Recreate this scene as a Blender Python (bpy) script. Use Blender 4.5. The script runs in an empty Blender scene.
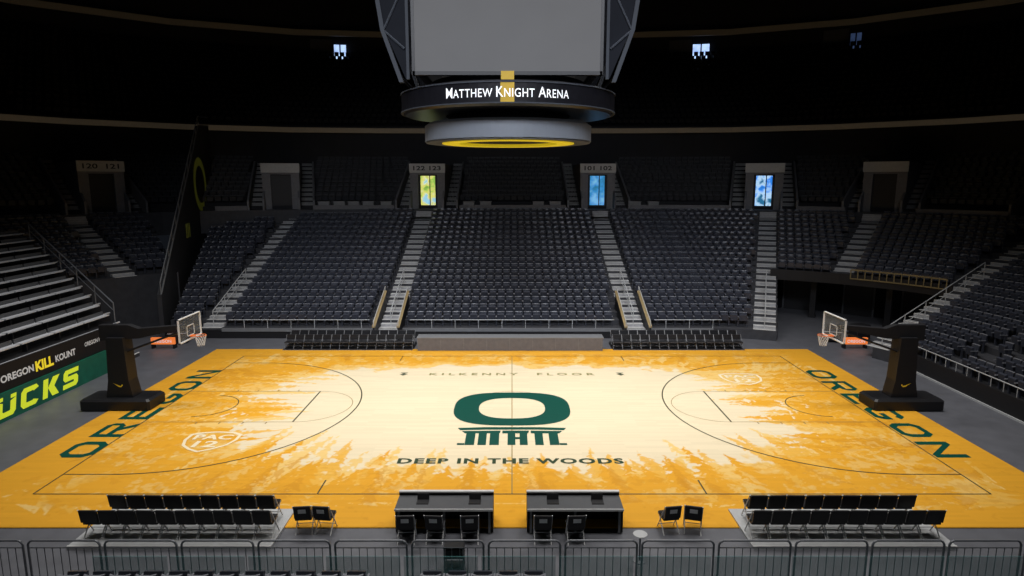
import bpy, math, random
import numpy as np
from math import sin, cos, pi, radians, sqrt, atan2, degrees
from mathutils import Vector, Matrix, Euler
random.seed(7)
scene = bpy.context.scene
try:
    scene.view_settings.view_transform = 'Standard'
except Exception: pass

# ------------------------------------------------------------ materials
def mat(name, col, rough=0.5, metal=0.0, var=0.12, scale=6.0, emis=0.0, spec=0.5, bump=0.0):
    m = bpy.data.materials.new(name); m.use_nodes = True
    nt = m.node_tree; b = nt.nodes['Principled BSDF']
    b.inputs['Roughness'].default_value = rough
    b.inputs['Metallic'].default_value = metal
    b.inputs['Specular IOR Level'].default_value = spec
    tc = nt.nodes.new('ShaderNodeTexCoord'); nz = nt.nodes.new('ShaderNodeTexNoise')
    nz.inputs['Scale'].default_value = scale; nz.inputs['Detail'].default_value = 3
    nt.links.new(tc.outputs['Object'], nz.inputs['Vector'])
    r = nt.nodes.new('ShaderNodeValToRGB')
    r.color_ramp.elements[0].position = 0.3; r.color_ramp.elements[1].position = 0.7
    r.color_ramp.elements[0].color = tuple(c*(1-var) for c in col)+(1,)
    r.color_ramp.elements[1].color = tuple(min(1,c*(1+var)) for c in col)+(1,)
    nt.links.new(nz.outputs['Fac'], r.inputs['Fac']); nt.links.new(r.outputs['Color'], b.inputs['Base Color'])
    if emis > 0:
        nt.links.new(r.outputs['Color'], b.inputs['Emission Color']); b.inputs['Emission Strength'].default_value = emis
    return m

def court_paint(name, attr=None, col=None, rough=0.48):
    m = bpy.data.materials.new(name); m.use_nodes = True
    nt = m.node_tree; b = nt.nodes['Principled BSDF']; L = nt.links.new
    b.inputs['Roughness'].default_value = rough; b.inputs['Specular IOR Level'].default_value = 0.12
    tc = nt.nodes.new('ShaderNodeTexCoord')
    br = nt.nodes.new('ShaderNodeTexBrick'); br.inputs['Scale'].default_value = 1.0
    br.inputs['Brick Width'].default_value = 1.6; br.inputs['Row Height'].default_value = 0.12
    br.inputs['Mortar Size'].default_value = 0.0
    br.inputs['Color1'].default_value = (0.93,0.93,0.92,1); br.inputs['Color2'].default_value = (1.0,1.0,1.0,1)
    L(tc.outputs['Object'], br.inputs['Vector'])
    mx = nt.nodes.new('ShaderNodeMix'); mx.data_type='RGBA'; mx.blend_type='MULTIPLY'; mx.inputs[0].default_value=1.0
    if attr:
        at = nt.nodes.new('ShaderNodeAttribute'); at.attribute_name = attr; L(at.outputs['Color'], mx.inputs[6])
    else: mx.inputs[6].default_value = col+(1,)
    L(br.outputs['Color'], mx.inputs[7]); L(mx.outputs[2], b.inputs['Base Color'])
    return m

GOLD=(0.72,0.35,0.028)
M = {}
M['gold'] = court_paint('gold_wood', col=GOLD)
M['court'] = court_paint('painted_court_wood', attr='paint')
M['green'] = mat('green_paint', (0.0,0.06,0.042), 0.45, var=0.05, spec=0.25)
M['darktext'] = mat('dark_slogan_paint', (0.035,0.06,0.032), 0.4, var=0.05, spec=0.2)
M['faint'] = mat('faint_olive_paint', (0.27,0.25,0.10), 0.4, var=0.05, spec=0.2)
M['line'] = mat('line_paint', (0.06,0.06,0.03), 0.4, var=0.05)
M['line_f'] = mat('faint_line_paint', (0.30,0.20,0.07), 0.4, var=0.05)
M['white_paint'] = mat('white_paint', (0.85,0.73,0.50), 0.4, var=0.03)
M['floor'] = mat('grey_floor', (0.10,0.103,0.118), 0.5, var=0.12, scale=1.5)
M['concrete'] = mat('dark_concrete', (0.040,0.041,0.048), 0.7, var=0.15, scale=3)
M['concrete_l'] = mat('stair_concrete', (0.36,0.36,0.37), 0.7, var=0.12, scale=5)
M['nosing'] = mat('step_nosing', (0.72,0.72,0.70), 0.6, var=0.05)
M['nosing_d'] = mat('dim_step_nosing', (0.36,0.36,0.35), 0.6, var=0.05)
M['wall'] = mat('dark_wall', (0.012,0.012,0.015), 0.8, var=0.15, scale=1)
M['panel'] = mat('partition_paint', (0.022,0.023,0.027), 0.6, var=0.15, scale=1)
M['black'] = mat('black_paint', (0.011,0.011,0.013), 0.5, var=0.1, spec=0.35)
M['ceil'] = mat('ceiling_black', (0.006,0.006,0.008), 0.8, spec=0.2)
M['gloss'] = mat('ring_black', (0.006,0.006,0.008), 0.3, spec=0.3)
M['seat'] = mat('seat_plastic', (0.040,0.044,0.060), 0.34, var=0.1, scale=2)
M['seat_highlight'] = mat('painted_seat_highlight', (0.17,0.175,0.20), 0.35, var=0.1, scale=2)  # lighter tone paints the highlights on backrest tops and arms
M['seat_dark'] = mat('shaded_balcony_seat_plastic', (0.004,0.004,0.006), 0.6, var=0.1, scale=2, spec=0.15)  # shaded copy of the seat colour, darkness of the balcony painted in
M['seat_mid'] = mat('shaded_club_seat_plastic', (0.020,0.022,0.028), 0.5, var=0.1, scale=2, spec=0.3)  # darker copy of the seat colour, dimness of the club level painted in
M['grey'] = mat('grey_metal', (0.16,0.165,0.175), 0.5, var=0.06)
M['portal'] = mat('portal_concrete', (0.16,0.16,0.17), 0.7, var=0.1)
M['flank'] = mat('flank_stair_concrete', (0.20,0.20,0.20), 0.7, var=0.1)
M['header'] = mat('header_panel', (0.42,0.42,0.41), 0.6, var=0.05)
M['lgrey'] = mat('light_grey_metal', (0.42,0.43,0.44), 0.45, var=0.05)
M['pale'] = mat('pale_metal', (0.62,0.62,0.62), 0.4, var=0.05)
M['dgrey'] = mat('dark_grey_metal', (0.07,0.073,0.08), 0.5, var=0.06)
M['mgrey'] = mat('ledge_grey', (0.12,0.12,0.13), 0.6, var=0.1)
M['alu'] = mat('aluminium', (0.62,0.64,0.68), 0.4, 0.15, var=0.05)
M['rail'] = mat('rail_steel', (0.16,0.17,0.19), 0.45, 0.2, var=0.05)
M['beige'] = mat('beige_trim_glow', (0.20,0.155,0.10), 0.6, var=0.06, emis=0.08)  # faint emission stands in for light on the band
M['beige_d'] = mat('roof_beam_trim_glow', (0.16,0.12,0.07), 0.6, var=0.06, emis=0.04)  # weak glow painted into the beam, no lamp there
M['tan'] = mat('tan_wood', (0.34,0.25,0.12), 0.5, var=0.1)
M['tan_d'] = mat('tan_rail', (0.22,0.165,0.075), 0.5, var=0.1)
M['yellow'] = mat('yellow_paint', (0.75,0.55,0.03), 0.45, var=0.04)
M['yellow_b'] = mat('yellow_ring_glow', (0.85,0.66,0.02), 0.45, var=0.03, emis=0.35)  # emission added to brighten the drum ring, which is no lamp
M['gold_stripe'] = mat('gold_stripe', (0.32,0.21,0.02), 0.45, var=0.04, spec=0.2)
M['olive'] = mat('yellow_green_paint_glow', (0.24,0.26,0.03), 0.45, var=0.04, emis=0.04)  # paint colour with a slight glow added in place of light
M['yellow_e'] = mat('yellow_lit', (0.85,0.66,0.03), 0.45, var=0.02, emis=0.5)
M['led_y'] = mat('led_yellow', (0.66,0.76,0.03), 0.45, var=0.02, emis=0.5)
M['white_e'] = mat('white_lit', (0.75,0.77,0.8), 0.45, var=0.02, emis=0.35)
M['white_d'] = mat('banner_white', (0.6,0.6,0.6), 0.45, var=0.02, emis=0.25)
M['white'] = mat('white_plastic', (0.70,0.70,0.70), 0.4, var=0.03)
M['screen'] = mat('grey_screen', (0.078,0.078,0.080), 0.7, var=0.02, scale=1, emis=0.10, spec=0.1)
M['drum'] = mat('drum_grey_glow', (0.15,0.165,0.19), 0.5, var=0.04, scale=1, emis=0.05)  # slight emission lifts the drum like light falling on it
M['truss'] = mat('truss_grey', (0.028,0.032,0.040), 0.7, var=0.04, scale=1, spec=0.15)
M['wingpanel'] = mat('wing_panel', (0.008,0.009,0.012), 0.85, var=0.1, scale=1, spec=0.05)
M['ledgreen'] = mat('led_green', (0.004,0.075,0.045), 0.35, var=0.2, scale=2, emis=0.25)
M['orange'] = mat('rim_orange', (0.8,0.16,0.02), 0.45, var=0.03)
M['orange_e'] = mat('led_orange', (0.9,0.22,0.05), 0.45, var=0.1, emis=0.6)
M['bench'] = mat('vinyl_black', (0.012,0.012,0.014), 0.42, var=0.1, spec=0.3)
M['winblue'] = mat('window_daylight', (0.36,0.50,1.0), 0.3, var=0.4, scale=1.2, emis=1.4)
M['winblue_d'] = mat('window_dusk', (0.06,0.10,0.22), 0.3, var=0.4, scale=1.2, emis=0.3)
def clearmat(name,col,alpha):
    gm = bpy.data.materials.new(name); gm.use_nodes = True
    gb = gm.node_tree.nodes['Principled BSDF']; gb.inputs['Alpha'].default_value = alpha
    gb.inputs['Base Color'].default_value = col; gb.inputs['Roughness'].default_value = 0.15
    return gm
M['glass'] = clearmat('clear_acrylic',(0.7,0.75,0.8,1),0.07)
M['teal'] = clearmat('teal_tinted_glass',(0.16,0.42,0.42,1),0.30)

def scenic(name, cols, strength):
    m = bpy.data.materials.new(name); m.use_nodes = True
    nt = m.node_tree; b = nt.nodes['Principled BSDF']
    tc = nt.nodes.new('ShaderNodeTexCoord'); nz = nt.nodes.new('ShaderNodeTexNoise')
    nz.inputs['Scale'].default_value = 1.3; nz.inputs['Detail'].default_value = 2
    nt.links.new(tc.outputs['Object'], nz.inputs['Vector'])
    r = nt.nodes.new('ShaderNodeValToRGB'); cr = r.color_ramp
    while len(cr.elements) < len(cols): cr.elements.new(0.5)
    for k, c in enumerate(cols):
        cr.elements[k].position = 0.32+0.36*k/(len(cols)-1); cr.elements[k].color = c+(1,)
    nt.links.new(nz.outputs['Fac'], r.inputs['Fac'])
    nt.links.new(r.outputs['Color'], b.inputs['Base Color']); nt.links.new(r.outputs['Color'], b.inputs['Emission Color'])
    b.inputs['Emission Strength'].default_value = strength; b.inputs['Roughness'].default_value = 0.2
    return m
M['door_green'] = scenic('daylight_greenery', [(0.05,0.15,0.04),(0.3,0.5,0.08),(0.8,0.75,0.2),(0.3,0.6,0.8)], 0.9)
M['door_blue'] = scenic('daylight_sky', [(0.02,0.12,0.20),(0.04,0.28,0.6),(0.2,0.5,0.9)], 0.75)
M['door_mix'] = scenic('daylight_sky_and_trees', [(0.01,0.08,0.06),(0.03,0.25,0.9),(0.5,0.75,1.0),(0.02,0.15,0.3)], 0.9)

# ------------------------------------------------------------ mesh builder
class MB:
    def __init__(s): s.v=[]; s.f=[]; s.m=[]
    def add(s, vs, fs, mi=0, T=None):
        o=len(s.v)
        if T is not None: vs=[tuple(T@Vector(p)) for p in vs]
        s.v+=[tuple(p) for p in vs]
        for f in fs: s.f.append(tuple(o+k for k in f)); s.m.append(mi)
    def box(s,x0,x1,y0,y1,z0,z1,mi=0,T=None):
        s.add([(x0,y0,z0),(x1,y0,z0),(x1,y1,z0),(x0,y1,z0),(x0,y0,z1),(x1,y0,z1),(x1,y1,z1),(x0,y1,z1)],
              [(0,3,2,1),(4,5,6,7),(0,1,5,4),(1,2,6,5),(2,3,7,6),(3,0,4,7)],mi,T)
    def bbox(s,x0,x1,y0,y1,z0,z1,b=0.03,mi=0,T=None):
        pl=[(x0+b,y0),(x1-b,y0),(x1,y0+b),(x1,y1-b),(x1-b,y1),(x0+b,y1),(x0,y1-b),(x0,y0+b)]
        cx,cy=(x0+x1)/2,(y0+y1)/2
        def ins(p): return (p[0]+(b if p[0]<cx else -b), p[1]+(b if p[1]<cy else -b))
        n=8; vs=[(p[0],p[1],z0) for p in pl]+[(p[0],p[1],z1-b) for p in pl]+[(ins(p)[0],ins(p)[1],z1) for p in pl]
        fs=[tuple(reversed(range(n)))]
        for k in range(n):
            j=(k+1)%n; fs.append((k,j,n+j,n+k)); fs.append((n+k,n+j,2*n+j,2*n+k))
        fs.append(tuple(range(2*n,3*n))); s.add(vs,fs,mi,T)
    def prism(s,poly,a0,a1,axis='y',mi=0,T=None):
        n=len(poly)
        def mk(p,a):
            if axis=='y': return (p[0],a,p[1])
            if axis=='z': return (p[0],p[1],a)
            return (a,p[0],p[1])
        vs=[mk(p,a0) for p in poly]+[mk(p,a1) for p in poly]
        fs=[tuple(reversed(range(n))),tuple(range(n,2*n))]+[(k,(k+1)%n,n+(k+1)%n,n+k) for k in range(n)]
        s.add(vs,fs,mi,T)
    def tube(s,p0,p1,r,n=8,mi=0,T=None,r1=None):
        p0=Vector(p0);p1=Vector(p1);d=(p1-p0)
        if d.length<1e-6: return
        d.normalize(); u=d.orthogonal().normalized(); w=d.cross(u); r1=r if r1 is None else r1
        vs=[p0+(u*cos(2*pi*k/n)+w*sin(2*pi*k/n))*r for k in range(n)]+[p1+(u*cos(2*pi*k/n)+w*sin(2*pi*k/n))*r1 for k in range(n)]
        fs=[(k,(k+1)%n,n+(k+1)%n,n+k) for k in range(n)]+[tuple(reversed(range(n))),tuple(range(n,2*n))]
        s.add(vs,fs,mi,T)
    def path(s,pts,r,n=8,mi=0,T=None):
        for a,b in zip(pts[:-1],pts[1:]): s.tube(a,b,r,n,mi,T)
    def lathe(s,prof,n=48,mi=0,T=None,closed=True):
        vs=[];k=len(prof)
        for i in range(n):
            a=2*pi*i/n
            for (r,z) in prof: vs.append((r*cos(a),r*sin(a),z))
        fs=[]
        for i in range(n):
            j=(i+1)%n
            for q in range(k if closed else k-1):
                q2=(q+1)%k
                fs.append((i*k+q,j*k+q,j*k+q2,i*k+q2))
        s.add(vs,fs,mi,T)
    def disc(s,r,z,n=48,mi=0,T=None):
        s.add([(r*cos(2*pi*k/n),r*sin(2*pi*k/n),z) for k in range(n)],[tuple(range(n))],mi,T)
    def build(s,name,mats,parent=None,loc=None,rot=None,smooth=False,**kw):
        me=bpy.data.meshes.new(name); me.from_pydata(s.v,[],s.f)
        if not isinstance(mats,(list,tuple)): mats=[mats]
        for m in mats: me.materials.append(M[m] if isinstance(m,str) else m)
        me.polygons.foreach_set('material_index',s.m)
        if smooth: me.polygons.foreach_set('use_smooth',[True]*len(s.f))
        me.update()
        o=bpy.data.objects.new(name,me); scene.collection.objects.link(o)
        if parent is not None: o.parent=parent
        if loc is not None: o.location=loc
        if rot is not None: o.rotation_euler=rot
        for k,val in kw.items(): o[k]=val
        return o

def empty(name,loc=(0,0,0),rot=(0,0,0),**kw):
    o=bpy.data.objects.new(name,None); o.empty_display_size=0.2
    scene.collection.objects.link(o); o.location=loc; o.rotation_euler=rot
    for k,val in kw.items(): o[k]=val
    return o

def clone(o,loc,rotz=0.0,**kw):
    c=o.copy(); scene.collection.objects.link(c); c.location=loc; c.rotation_euler=(0,0,rotz)
    for k,val in kw.items(): c[k]=val
    for ch in list(o.children):
        d=ch.copy(); scene.collection.objects.link(d); d.parent=c
        for g in list(ch.children):
            e=g.copy(); scene.collection.objects.link(e); e.parent=d
    return c

def text(body,w,h,loc,rot,m,name='lettering',parent=None,bold=0.0,sp=1.0,shear=0.0,**kw):
    cu=bpy.data.curves.new(name,'FONT'); cu.body=body; cu.size=1; cu.offset=bold; cu.extrude=0.0
    cu.space_character=sp; cu.resolution_u=3; cu.shear=shear
    o=bpy.data.objects.new(name,cu); scene.collection.objects.link(o)
    dg=bpy.context.evaluated_depsgraph_get(); me=bpy.data.meshes.new_from_object(o.evaluated_get(dg))
    bpy.data.objects.remove(o)
    xs=[v.co.x for v in me.vertices]; ys=[v.co.y for v in me.vertices]
    cx,cy=(min(xs)+max(xs))/2,(min(ys)+max(ys))/2; sx=w/(max(xs)-min(xs)); sy=h/(max(ys)-min(ys))
    for v in me.vertices: v.co=((v.co.x-cx)*sx,(v.co.y-cy)*sy,0)
    me.materials.clear(); me.materials.append(M[m]); me.name=name
    n=bpy.data.objects.new(name,me); scene.collection.objects.link(n)
    if parent: n.parent=parent
    n.location=loc; n.rotation_euler=rot
    for k,val in kw.items(): n[k]=val
    return n

def block_word(word,w,h,st,gap,loc,rot,m,name,parent,cham=0.22,shear=0.0,svf=1.25,space=0.6):
    """wide squared athletic lettering, built as flat painted bars"""
    mb=MB(); wt={'I':None,' ':None,'W':1.25}
    sv0=st*svf
    nw=sum(wt.get(c,1.0) or 0 for c in word); fixed=sum(sv0 if c=='I' else 0 for c in word)
    spc=word.count(' ')
    cw0=(w-gap*(len(word)-1)-fixed)/(nw+space*spc)
    x=-w/2; y0=-h/2; b=y0; t=y0+h; mid=y0+h/2
    def q(*p): mb.add([(a[0]+shear*a[1],a[1],0) for a in p],[tuple(range(len(p)))])
    for ch in word:
        sv=sv0
        if ch==' ': x+=cw0*space+gap; continue
        if ch=='I':
            q((x,b),(x+sv,b),(x+sv,t),(x,t)); x+=sv+gap; continue
        cw=cw0*wt.get(ch,1.0); R=x+cw
        def vb(xa,ya=b,yb=t): q((xa,ya),(xa+sv,ya),(xa+sv,yb),(xa,yb))
        def hb(ya,xa,xb): q((xa,ya),(xb,ya),(xb,ya+st),(xa,ya+st))
        def ring(skip=(),squareleft=False):
            c=cham*h; ci=max(0.0,c-st*0.55); cl=0.001 if squareleft else c; cli=0.001 if squareleft else ci
            o=[(x+cl,b),(R-c,b),(R,b+c),(R,t-c),(R-c,t),(x+cl,t),(x,t-cl),(x,b+cl)]
            i=[(x+sv+cli,b+st),(R-sv-ci,b+st),(R-sv,b+st+ci),(R-sv,t-st-ci),(R-sv-ci,t-st),(x+sv+cli,t-st),(x+sv,t-st-cli),(x+sv,b+st+cli)]
            for k in range(8):
                if k in skip: continue
                j=(k+1)%8; q(o[k],o[j],i[j],i[k])
        if ch=='O': ring()
        elif ch=='D': ring(squareleft=True)
        elif ch=='C': ring((2,))
        elif ch=='U': ring((3,4,5)); vb(R-sv,t-cham*h,t); vb(x,t-cham*h,t)
        elif ch=='G':
            ring((2,)); q((R-sv,b+h*0.24),(R,b+h*0.24),(R,mid),(R-sv,mid)); hb(mid-st,x+cw*0.5,R-sv)
        elif ch in 'EFL':
            vb(x)
            if ch in 'EL': hb(b,x+sv,R)
            if ch in 'EF': hb(t-st,x+sv,R); hb(mid-st/2,x+sv,R-sv*0.5)
        elif ch in 'RP':
            vb(x); m2=b+h*0.38
            hb(t-st,x+sv,R-st); hb(m2,x+sv,R-st)
            q((R-st,m2),(R,m2+st),(R,t-st),(R-st,t))
            if ch=='R': q((x+cw*0.45,m2),(R-sv*1.3,b),(R,b),(x+cw*0.45+sv*1.3,m2))
        elif ch=='N':
            vb(x); vb(R-sv); q((x+sv,t),(x+sv,t-st*1.3),(R-sv,b),(R-sv,b+st*1.3))
        elif ch=='K':
            vb(x); q((x+sv,mid),(x+sv*2.3,mid),(R,t),(R-sv*1.4,t)); q((x+sv,mid),(R-sv*1.4,b),(R,b),(x+sv*2.3,mid))
        elif ch=='S':
            hb(b,x,R-st*0.6); hb(t-st,x+st*0.6,R); hb(mid-st/2,x+st*0.6,R-st*0.6)
            q((x,mid+st*0.1),(x+st*0.6,mid-st/2),(x+st*0.6,mid+st/2),(x+st*0.6,t),(x,t-st*0.6))
            q((x+st*0.6,mid+st/2),(x+sv,mid+st/2),(x+sv,t-st),(x+st*0.6,t-st))
            q((R,mid-st*0.1),(R-st*0.6,mid+st/2),(R-st*0.6,mid-st/2),(R-st*0.6,b),(R,b+st*0.6))
            q((R-st*0.6,mid-st/2),(R-sv,mid-st/2),(R-sv,b+st),(R-st*0.6,b+st))
        x+=cw+gap
    return mb.build(name,m,parent=parent,loc=loc,rot=rot)

# ------------------------------------------------------------ camera
cam=bpy.data.cameras.new('camera'); co=bpy.data.objects.new('camera',cam); scene.collection.objects.link(co)
co.location=(0.0,-17.8,9.27); co.rotation_euler=(radians(90-9.52),0,0)
cam.sensor_width=36; cam.lens=22.43; cam.clip_end=300
scene.camera=co

# ------------------------------------------------------------ bowl path
CX,CY=12.0,11.4
def P(s,r):
    g=1 if s>=0 else -1; a=abs(s)
    if a<=CX: x,y,t=a,CY+r,0
    elif a<=CX+90:
        t=radians(a-CX); x=CX+r*sin(t); y=CY+r*cos(t)
    else: t=pi/2; x=CX+r; y=CY-(a-CX-90)
    return g*x,y,-g*t
def PS(s,r):
    if s<CX: return s,CY+r,0
    return P(s,r)
def samples(s0,s1,st=4):
    L=[s0]
    for b in [-102,-12,12,102]:
        if s0<b<s1: L.append(b)
    L.append(s1); L.sort(); out=[]
    for a,b in zip(L[:-1],L[1:]):
        mid=abs((a+b)/2); n=max(1,int(abs(b-a)/st)) if 12<mid<102 else 1
        for k in range(n): out.append(a+(b-a)*k/n)
    out.append(s1); return out
def terrace(mb,rows,r0,d,z0,rise,s0f,s1f,fn=P,base=0.0,mi=0):
    for n,i in enumerate(rows):
        ra=r0+d*i; rb=ra+d; z=z0+rise*i; zp=base if n==0 else z-rise
        S=samples(s0f(i),s1f(i))
        vs=[]
        for s in S:
            xa,ya,_=fn(s,ra); xb,yb,_=fn(s,rb)
            vs+=[(xa,ya,zp),(xa,ya,z),(xb,yb,z)]
        fs=[]
        for k in range(len(S)-1):
            a=3*k; b=a+3
            fs+=[(a,b,b+1,a+1),(a+1,b+1,b+2,a+2)]
        for k in (0,len(S)-1):
            xa,ya,_=fn(S[k],ra); xb,yb,_=fn(S[k],rb); q=len(vs)
            vs+=[(xa,ya,base),(xb,yb,base),(xb,yb,z),(xa,ya,z)]; fs.append((q,q+1,q+2,q+3))
        if i==rows[-1]:
            q=len(vs)
            for s in S:
                xb,yb,_=fn(s,rb); vs+=[(xb,yb,base),(xb,yb,z)]
            for k in range(len(S)-1): fs.append((q+2*k,q+2*k+1,q+2*k+3,q+2*k+2))
        mb.add(vs,fs,mi)
def band(mb,s0,s1,r,z0,z1,th=0.15,fn=P,mi=0,st=4):
    S=samples(s0,s1,st); vs=[];fs=[]
    for s in S:
        a=fn(s,r); b=fn(s,r+th); vs+=[(a[0],a[1],z0),(a[0],a[1],z1),(b[0],b[1],z1),(b[0],b[1],z0)]
    for k in range(len(S)-1):
        a=4*k;b=a+4
        for q in range(4): fs.append((a+q,b+q,b+(q+1)%4,a+(q+1)%4))
    fs+= [(0,1,2,3),(4*len(S)-4,4*len(S)-3,4*len(S)-2,4*len(S)-1)]
    mb.add(vs,fs,mi)

# ------------------------------------------------------------ setting
mb=MB(); mb.box(-65,65,-25,65,-0.3,0.0); mb.build('floor','floor',kind='structure')
mb=MB(); mb.box(-65,65,-25,65,34,34.3); mb.build('ceiling','ceil',kind='structure')
mb=MB(); band(mb,-125,125,50,22.5,34,0.3); mb.build('wall_far','wall',kind='structure')
mb=MB(); band(mb,-125,125,33.45,10.2,14.4,0.2); mb.build('wall_suites','wall',kind='structure')
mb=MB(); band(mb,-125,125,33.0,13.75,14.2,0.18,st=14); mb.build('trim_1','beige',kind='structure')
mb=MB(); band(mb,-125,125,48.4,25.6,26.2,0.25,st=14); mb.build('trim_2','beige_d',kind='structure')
# ------------------------------------------------------------ court
ZC=0.03
mb=MB(); mb.box(-16.45,16.45,-1.85,16.7,0.0,ZC)
court=mb.build('basketball_court','gold',label='gold and cream wooden basketball court painted with forest silhouettes',category='court')
CYc=7.62
def vnoise(X,Y,sx,sy,seed):
    r=np.random.RandomState(seed); G=r.rand(256,256)
    u=X*sx+100; v=Y*sy+100; i=np.floor(u).astype(int); j=np.floor(v).astype(int); fu=u-i; fv=v-j
    fu=fu*fu*(3-2*fu); fv=fv*fv*(3-2*fv); i%=256; j%=256; i2=(i+1)%256; j2=(j+1)%256
    return (G[i,j]*(1-fu)+G[i2,j]*fu)*(1-fv)+(G[i,j2]*(1-fu)+G[i2,j2]*fu)*fv
def fbm(X,Y,sx,sy,seed,o=4):
    t=0;a=0.5;s=0
    for k in range(o): t=t+a*vnoise(X,Y,sx*2**k,sy*2**k,seed+k); s+=a; a*=0.55
    return t/s
dxy=0.034
gx=np.arange(-16.4,16.4+dxy,dxy); gy=np.arange(-1.8,16.65+dxy,dxy)
OX,OY=16.4,1.8
X,Y=np.meshgrid(gx,gy,indexing='ij')
def lerp(c,col,m):
    m=np.clip(m,0,1)[...,None]; return c*(1-m)+np.array(col)*m
DG=(0.60,0.27,0.020); LG=(0.74,0.41,0.065); PG=(0.77,0.52,0.17); CR=(0.745,0.635,0.44)
C=np.ones(X.shape+(3,))*np.array(GOLD)
n1=fbm(X,Y,0.9,0.9,3,5); n2=fbm(X,Y,2.2,2.2,21,4); n3=fbm(X,Y,5,5,41,3)
ex=3.0
f=((np.abs(X)/11.6)**ex+(np.abs(Y-7.75)/np.where(Y>7.75,5.7,6.2))**ex)**(1/ex)
fn_=f+(n1-0.5)*0.35+(n2-0.5)*0.12
inner=np.clip((1.0-fn_)*25,0,1)
C=lerp(C,PG,np.clip((1.10-fn_)*25,0,1)*0.85)
C=lerp(C,CR,inner)
def trees(col,count,Lr,Wr,alpha,seed,rag,holes=0.0,tm=(1.6,2.6)):
    global C
    R=random.Random(seed)
    for k in range(count):
        q=R.random()*2*(29+13); x0,x1,y0,y1=-14.8,14.8,-0.4,15.6
        if q<29: bx,by=-14.5+q,y0
        elif q<58: bx,by=-14.5+(q-29),y1
        elif q<71: bx,by=x0,1+(q-58)
        else: bx,by=x1,1+(q-71)
        if q<58:
            ddx=-bx*R.uniform(0.05,0.30); ddy=(6 if by<7 else -6); f_=0.52+0.62*(abs(bx)/14.5)**1.3
            if by>7: f_*=0.50
        else: ddx=-bx; ddy=(CYc-by)*R.uniform(0.0,0.8); f_=1.05
        L=R.uniform(*Lr)*f_; W=R.uniform(*Wr)*(0.5+0.5*f_); l=sqrt(ddx*ddx+ddy*ddy); ux,uy=ddx/l,ddy/l
        i0=max(0,int((min(bx,bx+ux*L)-W+OX)/dxy)-2); i1=min(len(gx),int((max(bx,bx+ux*L)+W+OX)/dxy)+3)
        j0=max(0,int((min(by,by+uy*L)-W+OY)/dxy)-2); j1=min(len(gy),int((max(by,by+uy*L)+W+OY)/dxy)+3)
        if i1<=i0 or j1<=j0: continue
        xs=X[i0:i1,j0:j1]-bx; ys=Y[i0:i1,j0:j1]-by
        t=(xs*ux+ys*uy)/L; nn=-xs*uy+ys*ux
        nn=nn+(n3[i0:i1,j0:j1]-0.5)*rag
        tiers=L*R.uniform(*tm); side=np.where(nn>0,R.random(),R.random())
        ph=(t*tiers+side+np.abs(nn)*0.9+(n3[i0:i1,j0:j1]-0.5)*0.5)%1.0
        w=W*np.clip(1-t,0,1)**0.85*(1.0-0.62*ph)
        m=np.clip((w-np.abs(nn))/0.03+0.5,0,1)*(t>-0.05)*(t<1)
        if holes: m=m*np.clip((n2[i0:i1,j0:j1]*0.6+n3[i0:i1,j0:j1]*0.4-holes)*30,0,1)
        sub=C[i0:i1,j0:j1]; C[i0:i1,j0:j1]=lerp(sub,col,m*alpha)
trees(PG,80,(4.4,6.8),(0.7,1.25),0.9,1,0.25,0.38)
trees(LG,100,(3.8,6.2),(0.7,1.25),0.9,2,0.22,0.38)
trees(tuple(GOLD),130,(3.0,5.8),(0.7,1.2),1.0,3,0.20,0.36)
trees(PG,45,(1.5,4.2),(0.5,0.9),0.55,7,0.22,0.46)
trees(LG,70,(1.0,3.8),(0.5,0.9),0.75,8,0.22,0.44)
trees(tuple(GOLD),110,(1.6,4.2),(0.5,1.0),1.0,5,0.18,0.34)
trees(DG,60,(1.8,4.8),(0.30,0.60),0.60,4,0.18,0.42)
sp=np.clip((n3*0.45+n1*0.55-0.575)*30,0,1)*(1-inner)
fade=np.clip(1.0-np.maximum(np.abs(X)-14.3,np.maximum(-Y,Y-15.24))*1.6,0,1)
C=lerp(C,PG,sp*0.55*np.where(fade>=1,1,fade*0.5))
sp2=np.clip((n2*0.6+n3*0.4-0.60)*30,0,1)*(1-inner)
C=lerp(C,DG,sp2*0.35)
nx,ny=len(gx),len(gy)
vv=np.stack([X.ravel(),Y.ravel(),np.zeros(X.size)],1)
I=(np.arange(nx-1)[:,None]*ny+np.arange(ny-1)[None,:]).ravel()
ff=np.stack([I,I+ny,I+ny+1,I+1],1)
me=bpy.data.meshes.new('painted_forest'); me.vertices.add(len(vv)); me.vertices.foreach_set('co',vv.ravel().astype(np.float32))
me.loops.add(ff.size); me.loops.foreach_set('vertex_index',ff.ravel().astype(np.int32))
me.polygons.add(len(ff)); me.polygons.foreach_set('loop_start',(np.arange(len(ff))*4).astype(np.int32))
try: me.polygons.foreach_set('loop_total',np.full(len(ff),4,dtype=np.int32))
except Exception: pass
me.update(calc_edges=True)
ca=me.color_attributes.new('paint','FLOAT_COLOR','POINT')
ca.data.foreach_set('color',np.concatenate([C.reshape(-1,3),np.ones((X.size,1))],1).ravel().astype(np.float32))
me.materials.append(M['court'])
o=bpy.data.objects.new('painted_forest',me); scene.collection.objects.link(o); o.parent=court; o.location=(0,0,ZC+0.004)

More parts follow.
